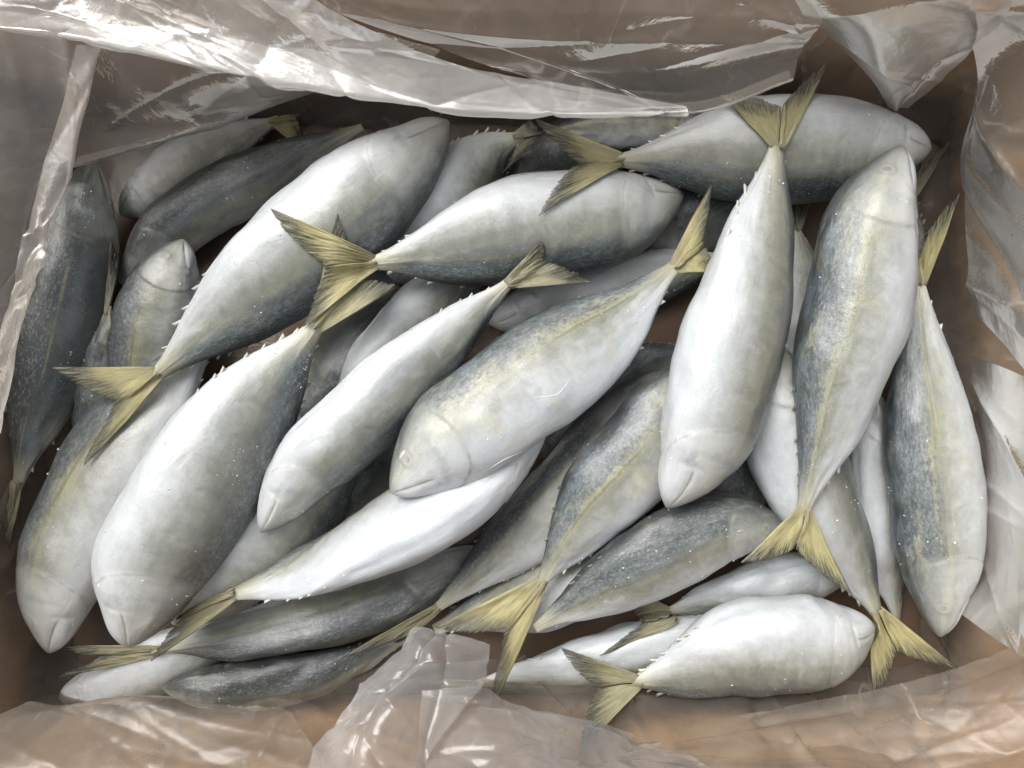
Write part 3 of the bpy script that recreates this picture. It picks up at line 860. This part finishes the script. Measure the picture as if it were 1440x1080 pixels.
#FISHLIST
exec_fish = [
 # ---- lower layers first
 dict(id='BA', p=[(420,830),(470,740),(530,650),(600,560)], w=110, b=(-1,-1), r=40, sh=.2, y=0.1, gr=20,
      label='dark mackerel back deep between the slender white fish and the pure white belly'),
 dict(id='BE', p=[(640,425),(550,388),(460,350),(394,322)], w=72, b=(0,-1), r=25, sh=.18, y=0.1, gr=10, tail=[(314,291),(314,352)], fy=0.15, fd=0.4, lift=0.04,
      label='dark mackerel hidden under the largest upper fish, only its thin tail tips showing'),
 dict(id='BB', p=[(880,345),(960,310),(1050,275),(1130,230)], w=100, b=(-1,-1), r=40, sh=.2, y=0.1, gr=20,
      label='dark mackerel deep between the upright white fish and the tail of the striped centre fish'),
 dict(id='BC', p=[(1000,790),(1030,700),(1060,600),(1090,500)], w=100, b=(-1,0), r=40, sh=.2, y=0.1, gr=20,
      label='dark mackerel deep below the snout of the upright white fish'),
 dict(id='BD', p=[(690,300),(760,240),(850,200),(950,190)], w=100, b=(-1,-1), r=45, sh=.2, y=0.1, gr=20,
      label='dark mackerel deep behind the forked tail of the level fish at the back wall'),
 dict(id='AE', p=[(1010,182),(930,176),(850,176),(770,186)], w=60, b=(0,-1), r=10, sh=0.05, y=0.9,
      label='straw-coloured mackerel mostly hidden under the edge of the hanging plastic fold'),
 dict(id='AF', p=[(172,305),(240,262),(320,208),(392,166)], w=92, b=(1,1), r=-15, sh=0.06, y=0.5, tail=[(430,160),(428,214)], fy=0.8, notch=0.5,
      label='dull grey mackerel with a small yellow tail under the brown plastic at the back wall'),
 dict(id='AG', p=[(165,395),(265,305),(390,235),(510,178)], w=84, b=(-1,-1), r=38, sh=0.14, y=0.2,
      label='dark-backed mackerel lying deep behind the largest upper fish'),
 dict(id='AI', p=[(126,225),(105,350),(78,480),(48,600),(22,690)], w=104, b=(-1,0), r=48, sh=0.3, y=0.25, fr=0.9, gr=120, tail=[(-20,745),(10,775)], fy=0.3, notch=0.7,
      z=-0.036, label='blackish mackerel standing along the hanging plastic at the left wall'),
 dict(id='AJ', p=[(120,640),(140,560),(150,490),(153,430)], w=62, b=(-1,0), r=30, sh=0.12, tail=[(160,338),(168,350)], fy=0.05, fd=0.4, notch=0.8,
      z=-0.045, sl=0.25, label='thin dark mackerel whose narrow grey tail fin points up beside the blackish fish'),
 dict(id='AH', eye=True, p=[(252,335),(225,425),(200,520),(180,620)], w=104, b=(-1,0), r=18, sh=0.02,
      z=-0.032, sl=-0.12, label='mackerel with a pale cheek poking its head up from under the largest upper fish'),
 dict(id='T', p=[(88,985),(170,958),(270,915),(400,850)], w=92, b=(0,1), r=-50, y=0.1,
      label='pinkish white mackerel head in the bottom corner beneath a frayed tail'),
 dict(id='S', p=[(228,965),(330,965),(450,945),(580,895)], w=74, b=(0,-1), r=40, sh=0.14, y=0.2,
      label='dark grey mackerel lying lowest along the front wall'),
 dict(id='R', p=[(680,775),(560,830),(400,880),(212,916)], w=86, b=(0,1), r=36, sh=0.08, y=0.4, fr=0.9, tail=[(92,910),(82,952)], fy=0.5, notch=0.5,
      label='slim blue-grey mackerel with a frayed pale tail lying above the lowest dark one'),
 dict(id='U', p=[(250,880),(330,795),(430,710),(520,620)], w=130, b=(1,1), r=-35, sh=0.03,
      label='smooth grey mackerel glimpsed between two white-bellied fish'),
 dict(id='Y', p=[(960,740),(850,785),(740,830),(610,885)], w=118, b=(-1,-1), r=-35, y=0.4,
      label='pale mackerel belly crossing beneath the blue-backed fish with the bright yellow tail'),
 dict(id='X', p=[(1030,880),(900,915),(780,945),(660,964)], w=86, b=(0,1), r=-42, y=0.2, tail=[(592,958),(600,975)], fy=0.8, notch=0.7,
      label='long white mackerel low along the front wall, its tail under the crumpled film'),
 dict(id='AC', p=[(400,640),(450,560),(500,470),(560,400)], w=112, b=(1,1), r=25, sh=0.16, y=0.4,
      label='dark greenish mackerel in the gap under the crossed tails'),
 dict(id='AB', p=[(480,600),(540,510),(620,420),(710,350)], w=92, b=(1,1), r=-30, sh=0.04,
      label='grey mackerel seen between two tails below the upper middle fish'),
 dict(id='AD', p=[(560,400),(615,310),(680,225),(735,190)], w=115, b=(1,1), r=-45, y=0.1, tail=[(705,245),(745,168)], fy=0.2, fd=0.3, notch=0.7,
      label='whitish mackerel with a frayed brown tail under the plastic fold'),
 dict(id='Z', p=[(760,640),(820,570),(890,520),(985,490)], w=84, b=(-1,-1), r=25, sh=0.16, y=0.1,
      label='black-and-white mackerel showing between the striped centre fish and the upright white one'),
 dict(id='AA', p=[(690,460),(800,420),(920,390),(1030,360)], w=98, b=(0,1), r=-40, y=0.1,
      label='plain white mackerel passing beneath the tail of the striped centre fish'),
 dict(id='AM', p=[(1180,560),(1225,450),(1262,350),(1285,262)], w=110, b=(1,0), r=20, sh=0.08, tail=[(1335,200),(1284,210)], fy=0.1, fd=0.4,
      label='dark mackerel with a ragged grey tail sticking out by the right wall'),
 dict(id='AQ', p=[(1110,600),(1128,500),(1130,400),(1118,312)], w=96, b=(1,0), r=-20, sh=0.04, tail=[(1153,232),(1112,262)], fy=0.0, fd=0.6,
      label='mackerel with a blackish tail wedged between the two upright fish'),
 dict(id='M', p=[(1225,540),(1232,660),(1245,760),(1262,880)], w=84, b=(1,0), r=-35, sh=0.06, y=0.2,
      label='narrow grey sliver of a mackerel between two fish near the right wall'),
 dict(id='P', p=[(920,520),(828,647),(723,762),(606,862)], w=102, b=(-1,-1), r=-12, sh=0.04, y=0.3, tail=[(482,925),(560,905)], fy=0.35, notch=0.6,
      label='beige grey mackerel sloping down to the crumpled plastic film'),
 dict(id='N', p=[(1105,735),(1000,745),(890,800),(752,884)], w=118, b=(-1,-1), r=28, sh=0.03, y=0.4, fr=0.8, gr=130,
      label='spotted grey-backed mackerel behind the small white one, above the front fish'),
 dict(id='O', p=[(985,500),(910,620),(825,720),(756,826)], w=130, b=(-1,-1), r=14, sh=-0.03, y=1.2, tail=[(612,882),(690,1002)], fy=1.0, notch=0.36,
      label='blue-backed mackerel with the brightest yellow tail hanging towards the front wall'),
 dict(id='W', p=[(1200,800),(1100,815),(1010,840),(932,862)], w=76, b=(0,1), r=-50, y=0.2, tail=[(872,822),(838,908)], fy=0.35, fd=0.2,
      sh=0.02, label='small white mackerel tucked behind the front-most fish, dull forked tail'),
 dict(id='K', nr=0, p=[(1230,888),(1150,905),(1040,915),(950,945),(888,960)], w=148, b=(0,1), r=-30, y=0.1, tail=[(788,910,.012),(815,1064,.05)], fy=0.5, fd=0.2, notch=0.25, gr=70,
      sh=0.06, label='front-most fat white mackerel lying level along the front wall'),
 dict(id='L', p=[(1075,470),(1100,580),(1150,700),(1200,790),(1236,868)], w=138, b=(1,-0.3), r=-38, sh=0.06, y=0.4, tail=[(1228,982),(1347,940)], fy=1.0, notch=0.38,
      label='pale mackerel whose wide yellow tail covers the head of the front-most fish'),
 dict(id='D', p=[(62,915),(90,800),(150,670),(230,550),(310,450)], w=152, b=(-1,-1), r=-8, sh=0.0, y=0.8, fr=0.9, gr=130,
      label='yellowish grey mackerel with head in the lower corner, under a forked tail'),
 dict(id='J', nr=0, p=[(1316,895),(1320,790),(1308,640),(1298,500),(1292,388)], w=132, b=(-1,0), r=8, sh=-0.03, y=1.2, gr=90, tail=[(1349,272,.02),(1300,330)], fy=1.0, notch=0.6,
      z=-0.034, label='blue and yellow mackerel standing head down along the right wall'),
 dict(id='Q', nr=0, p=[(768,588),(648,690),(512,766),(405,812),(318,838)], w=105, b=(-1,-1), r=-70, sh=-0.1, y=0.05, tail=[(212,930),(252,866)], fy=0.55, notch=0.8,
      sl=0.02, label='pure white mackerel belly below the striped centre fish, pale folded tail'),
 # ---- top layer
 dict(id='A', nr=0, p=[(636,178),(520,275),(390,385),(280,475),(214,533)], w=149, b=(1,1), r=-24, sh=0.07, y=0.4, tail=[(72,515),(118,655)], fy=0.9, fd=0.1, notch=0.30, gr=60,
      lift=0.03, label='largest upper mackerel with dark snout by the plastic and forked yellow tail'),
 dict(id='C', nr=0, p=[(190,910),(220,795),(284,682),(360,565),(452,450)], w=162, b=(1,0.4), r=-36, sh=0.06, y=0.15, gr=220, tail=[(483,308),(560,402)], fy=0.6, notch=0.5,
      label='big white mackerel head down in the lower corner, snout beside a yellowish one'),
 dict(id='B', nr=1, p=[(962,282),(860,308),(730,325),(610,355),(516,372)], w=147, b=(0.2,1), r=-22, y=0.25, tail=[(390,300),(430,466)], fy=1.0, notch=0.28,
      sh=0.06, sl=0.2, lift=0.06, label='upper middle mackerel whose yellow tail crosses the big white fish'),
 dict(id='E', nr=0, p=[(372,750),(435,660),(540,562),(640,470),(724,390)], w=108, b=(1,1), r=-34, y=0.15, tail=[(762,340),(832,397)], fy=0.35, notch=0.55,
      sh=0.05, label='slender white mackerel with a crumpled brown tail beside the striped centre fish'),
 dict(id='F', nr=3, eye=True, p=[(545,686),(640,612),(745,535),(855,455),(958,368)], w=156, b=(-1,-1), r=-4, sh=-0.06, y=1.2, gr=60, tail=[(1000,258),(1004,385)], fy=1.0, notch=0.45,
      label='centre mackerel lying flat with a yellow stripe along its grey flank'),
 dict(id='H', nr=0, p=[(1306,218),(1190,212),(1060,216),(950,222),(862,226)], w=136, b=(0,1), r=-32, y=0.25, tail=[(752,165),(755,315)], fy=0.7, fd=0.2, notch=0.25,
      sh=0.07, sl=0.1, lift=0.05, label='white mackerel lying level along the back wall under an upright tail'),
 dict(id='I', nr=0, p=[(1262,203),(1226,310),(1197,460),(1172,560),(1152,635),(1127,727)], w=147, b=(-1,0), r=2, sh=-0.05, y=1.0, gr=80, tail=[(1042,792),(1198,836)], fy=1.0, notch=0.30,
      label='upright mackerel with grey-blue back and white snout at the top, tail pointing down'),
 dict(id='G', nr=0, p=[(944,716),(976,650),(1014,545),(1038,460),(1060,370),(1077,300),(1094,195)], w=154, b=(1,0.2), r=-36, y=0.3, tail=[(1012,134),(1169,83)], fy=0.8, fd=0.2, notch=0.25, gr=50,
      sh=0.07, label='upright white mackerel with its head down and its yellow tail over the back fish'),
]
for q, f in enumerate(exec_fish):
    f['seed'] = 0.37 + q * 0.91
    build_fish(f)
for kf, vv in ALL.items():
    print('FISH', kf, 'z0 %.3f slope %.2f top %.3f' % vv)

# ------------------------------------------------------------------ plastic liner
liner = bpy.data.objects.new('plastic_liner', None)
liner.location = (0, 0, FLOOR - 0.004)
COL.objects.link(liner)
tag(liner, 'crumpled clear plastic bag lining the carton and hanging over the fish', 'plastic bag')
LO = np.array(liner.location)

def add_sheet(name, G, mat, label=None):
    n, m = G.shape[:2]
    o = link(name, make_mesh(name, G.reshape(-1, 3) - LO, grid_faces(n, m), mat), liner)
    if label:
        o['label'] = label
    return o

def normals(G):
    a = np.gradient(G, axis=0); b = np.gradient(G, axis=1)
    nn = np.cross(a, b); nn /= np.linalg.norm(nn, axis=2)[..., None] + 1e-12
    return nn

def creases(U, V, seed, k, amp, w):
    """Straight sharp folds: k random lines across the sheet (U, V in metres)."""
    r = np.random.default_rng(seed)
    dsp = np.zeros_like(U)
    u0, u1, v0, v1 = U.min(), U.max(), V.min(), V.max()
    for _ in range(k):
        cu, cv = r.uniform(u0, u1), r.uniform(v0, v1)
        an = r.normal(math.pi / 2, 0.6)
        d = (U - cu) * math.sin(an) - (V - cv) * math.cos(an)
        al = (U - cu) * math.cos(an) + (V - cv) * math.sin(an)
        ln = r.uniform(0.03, 0.12)
        d = d + 0.01 * (vnoise(al * 18, seed) - 0.5)
        dsp += amp * r.uniform(-1, 1.2) * np.exp(-np.abs(d) / (w * r.uniform(0.5, 1.6))) * np.exp(-(al / ln) ** 2)
    return dsp

# wall lining: one band round the inside
def wall_band():
    n, m = 900, 90
    inset, rc = 0.006, 0.03
    x0, x1, y0, y1 = BX0 + inset, BX1 - inset, BY0 + inset, BY1 - inset
    base = []
    for (cx, cy, a0) in ((x1 - rc, y1 - rc, 0), (x0 + rc, y1 - rc, 90), (x0 + rc, y0 + rc, 180), (x1 - rc, y0 + rc, 270)):
        for k in range(13):
            a = math.radians(a0 + 90 * k / 12)
            base.append((cx + rc * math.cos(a), cy + rc * math.sin(a)))
    base.append(base[0])
    base = np.array(base)
    s = np.r_[0, np.cumsum(np.linalg.norm(np.diff(base, axis=0), axis=1))]
    u = np.linspace(0, s[-1], n)
    bx, by = np.interp(u, s, base[:, 0]), np.interp(u, s, base[:, 1])
    z = np.linspace(FLOOR - 0.003, RIM + 0.004, m)
    U, Zg = np.meshgrid(u, z, indexing='ij')
    nx = np.gradient(by); ny = -np.gradient(bx); l = np.hypot(nx, ny); nx /= l; ny /= l
    inn = np.sign(-(nx * bx + ny * by)); nx *= inn; ny *= inn
    d = 0.016 * (fbm(U * 6, Zg * 4, 0, 31, 2) - 0.40)
    d += 0.006 * (ridged(U * 13 + 2 * fbm(U * 5, Zg * 9, 0, 8), Zg * 5, 77, 3) - 0.5)
    d += creases(U, Zg, 5, 150, 0.006, 0.0020)
    d += 0.012 * np.exp(-(Zg - FLOOR) / 0.03)
    d = np.maximum(d, -0.004) * (0.35 + 0.65 * sstep(RIM, RIM - 0.05, Zg))
    ends = np.minimum(U, s[-1] - U)
    d *= sstep(0, 0.02, ends)
    d -= FLARE * np.clip((Zg - FLOOR) / (RIM - FLOOR), 0, 1)
    G = np.stack([bx[:, None] + nx[:, None] * d, by[:, None] + ny[:, None] * d, Zg], -1)
    return add_sheet('wall_lining', G, M_LINER)
wall_band()

# lining on the floor under the fish
nf, mf = 90, 64
X, Y = np.meshgrid(np.linspace(BX0 + 0.012, BX1 - 0.012, nf), np.linspace(BY0 + 0.012, BY1 - 0.012, mf), indexing='ij')
add_sheet('floor_lining', np.stack([X, Y, FLOOR - 0.0045 + 0.003 * ridged(X * 14, Y * 14, 4)], -1), M_FLOORFILM)

def ctrl_sheet(name, rows, n, m, mat, seed, crumple=0.004, crk=20, cramp=0.004, label=None, freq=18, longs=()):
    """rows: lists of (px, py, z); interpolated smoothly both ways, then creased."""
    R = np.array([spline([unproj(a, b, c) for a, b, c in r], m) for r in rows])
    G = np.zeros((n, m, 3))
    for j in range(m):
        G[:, j] = spline(R[:, j], n)
    du = np.linalg.norm(np.diff(G, axis=0), axis=2).mean(1); dv = np.linalg.norm(np.diff(G, axis=1), axis=2).mean(0)
    U, Vv = np.meshgrid(np.r_[0, np.cumsum(du)], np.r_[0, np.cumsum(dv)], indexing='ij')
    D = crumple * (ridged(U * freq + 2 * fbm(U * 9, Vv * 9, 0, seed), Vv * freq, seed, 3) - 0.5) + creases(U, Vv, seed + 1, crk, cramp, 0.0035)
    D += crumple * 0.8 * (fbm(U * 8, Vv * 8, 0, seed + 3, 2) - 0.5)
    for (u0, u1, am, wd) in longs:          # long taut pleats running across the sheet
        fv = Vv / Vv.max()
        c = (u0 + (u1 - u0) * fv) * U.max() + 0.006 * (vnoise(fv * 5, u0 * 31, 0, seed) - 0.5)
        q = (U - c) / wd
        D += am * np.where(q < 0, np.exp(q), np.exp(-q * 0.45)) * (0.5 + vnoise(fv * 4, u1 * 17, 0, seed + 9))
    G = G + normals(G) * D[..., None]
    return add_sheet(name, G, mat, label)

# the long fold hanging in from the back rim
ctrl_sheet('hanging_fold', [
    [(-120,-210,.110),(200,-150,.105),(430,-8,.085),(630,86,.066),(800,120,.056),(965,149,.048)],
    [(-120,-80,.066),(150,-45,.066),(400,40,.063),(630,116,.056),(800,138,.051),(966,152,.047)],
    [(-120,-12,.060),(150,20,.060),(370,76,.058),(632,140,.051),(795,152,.048),(967,155,.046)],
    [(-120,22,.068),(150,60,.067),(330,104,.063),(600,149,.051),(780,160,.047),(968,158,.045)],
    [(-120,18,.056),(150,55,.055),(350,100,.050),(610,140,.042),(790,152,.042),(967,157,.044)],
    [(-120,-40,.046),(150,5,.046),(380,60,.042),(620,90,.034),(800,128,.036),(967,156,.0435)]],
    130, 240, M_FOLD, 101, 0.0022, 34, 0.003, 'milky doubled fold of film hanging in from the back rim',
    longs=[(.34, .52, .004, .004), (.46, .40, -.004, .005)])
ctrl_sheet('back_veil', [
    [(380,-130,.105),(700,-130,.108),(1000,-130,.108),(1210,-110,.105)],
    [(440,-10,.080),(720,15,.080),(960,15,.080),(1170,-5,.080)],
    [(620,70,.060),(790,92,.056),(960,98,.053),(1130,55,.058)],
    [(780,118,.050),(870,142,.046),(980,155,.043),(1115,112,.046)],
    [(780,112,.042),(870,130,.038),(985,140,.036),(1110,98,.038)]],
    110, 200, M_VEIL, 131, 0.0015, 12, 0.002, None, 18,
    [(.30, .62, .003, .006), (.55, .35, -.003, .006), (.2, .5, .003, .006), (.75, .55, .002, .005)])
# sagging brown-looking film below it
ctrl_sheet('sagging_film', [
    [(120,-40,.080),(280,-20,.080),(480,30,.075),(620,70,.07)],
    [(122,80,.045),(240,95,.045),(420,105,.042),(560,130,.04)],
    [(105,180,.018),(200,170,.018),(340,145,.018),(480,120,.022)],
    [(96,236,.004),(200,208,.004),(330,170,.004),(450,128,.008)],
    [(110,220,-.006),(200,195,-.006),(330,155,-.006),(450,115,.0)]],
    60, 110, M_LINER, 211, 0.0025, 8, 0.0022)
# strip hanging at the left wall
ctrl_sheet('side_strip', [
    [(-150,0,.100),(-150,200,.100),(-150,400,.10),(-150,680,.10)],
    [(40,20,.075),(10,200,.070),(-30,400,.065),(-70,650,.06)],
    [(120,50,.060),(80,190,.052),(30,360,.046),(-15,600,.042)],
    [(147,64,.052),(122,160,.045),(94,250,.038),(56,360,.034),(28,460,.030),(2,610,.028)],
    [(110,64,.044),(85,170,.036),(50,280,.030),(10,420,.026),(-30,610,.024)]],
    60, 150, M_STRIP, 307, 0.003, 18, 0.004, 'pale strip of film hanging at the side wall')
# pleats in the back corner
ctrl_sheet('corner_pleat', [
    [(1090,-80,.100),(1180,-80,.104),(1260,-80,.104),(1340,-60,.104),(1440,-60,.104)],
    [(1120,0,.075),(1190,10,.082),(1260,20,.080),(1330,10,.082),(1420,10,.075)],
    [(1170,50,.045),(1215,60,.058),(1255,70,.055),(1310,55,.060),(1385,55,.045)],
    [(1228,115,.012),(1243,120,.020),(1258,126,.018),(1280,118,.020),(1325,110,.010)],
    [(1248,150,-.02),(1254,152,-.014),(1260,156,-.012),(1266,152,-.014),(1276,150,-.02)]],
    80, 110, M_VEIL, 401, 0.002, 10, 0.002)
# crumpled film flap at the front
ctrl_sheet('crumpled_flap', [
    [(420,1160,.085),(520,1170,.09),(640,1180,.085)],
    [(440,1062,.062),(520,1060,.072),(600,1080,.062)],
    [(480,1000,.046),(550,985,.060),(640,1010,.044)],
    [(530,945,.034),(590,930,.048),(680,960,.030)],
    [(560,905,.026),(610,895,.036),(690,925,.024)],
    [(583,880,.018),(620,880,.026),(690,905,.018)]],
    110, 110, M_FLAP, 503, 0.0032, 34, 0.0035, 'shiny crumpled flap of film lying over the lowest tails', freq=30)
ctrl_sheet('front_film', [
    [(560,1160,.088),(760,1160,.09),(900,1170,.088),(1060,1180,.085)],
    [(585,1060,.052),(720,1050,.055),(850,1065,.030),(1000,1085,.022)],
    [(590,1000,.025),(700,995,.03),(810,1015,-.002),(930,1048,-.004)],
    [(592,968,.012),(680,965,.015),(720,985,.006),(830,1012,-.012),(930,1040,-.012)]],
    60, 110, M_FLAP, 601, 0.005, 26, 0.005)
ctrl_sheet('corner_film', [
    [(-120,1160,.09),(100,1170,.09),(300,1170,.09),(460,1170,.085)],
    [(-60,1060,.055),(120,1060,.055),(280,1065,.05),(450,1075,.05)],
    [(-10,1010,.030),(80,1000,.030),(200,985,.026),(300,1000,.024),(420,1020,.03)],
    [(40,985,.014),(110,990,.012),(210,975,.010),(290,985,.010),(400,1000,.014)]],
    60, 110, M_LINER, 701, 0.004, 20, 0.005)

# veils of film lying over the other side wall and the front wall
ctrl_sheet('side_veil', [
    [(1330,-60,.10),(1450,-60,.10),(1560,-40,.10)],
    [(1375,110,.018),(1420,70,.040),(1520,60,.06)],
    [(1352,220,-.016),(1405,200,.012),(1490,180,.045)],
    [(1358,330,-.022),(1408,310,.006),(1490,300,.045)],
    [(1364,400,-.024),(1410,410,.002),(1490,430,.045)],
    [(1372,440,-.024),(1418,490,.000),(1490,580,.045)]],
    120, 90, M_VEIL, 821, 0.002, 8, 0.0015, longs=[(.2, .1, .003, .005), (.45, .6, .003, .005), (.7, .9, -.003, .005), (.93, .8, .003, .005)])
ctrl_sheet('side_veil', [
    [(1368,500,-.036),(1420,520,.004),(1500,560,.045)],
    [(1374,590,-.038),(1425,600,.004),(1500,630,.045)],
    [(1384,700,-.038),(1430,710,.004),(1500,720,.045)],
    [(1378,800,-.036),(1425,830,.006),(1500,840,.045)],
    [(1350,862,-.036),(1410,905,.004),(1500,960,.045)]],
    120, 80, M_LINER, 851, 0.0015, 6, 0.0015, longs=[(.1, .5, .002, .006), (.6, .5, .002, .006)])
ctrl_sheet('front_veil', [
    [(900,1180,.05),(1100,1180,.05),(1300,1180,.05),(1560,1180,.07)],
    [(930,1085,.012),(1100,1075,.010),(1290,1060,.008),(1500,1040,.035)],
    [(945,1045,-.010),(1100,1020,-.014),(1290,990,-.016),(1462,950,.016)],
    [(960,1018,-.026),(1100,992,-.030),(1290,955,-.034),(1432,905,-.004)]],
    80, 150, M_VEIL, 881, 0.002, 16, 0.002, None, 18, [(.2, .5, .004, .003), (.7, .4, .004, .003), (.85, .9, .002, .003)])
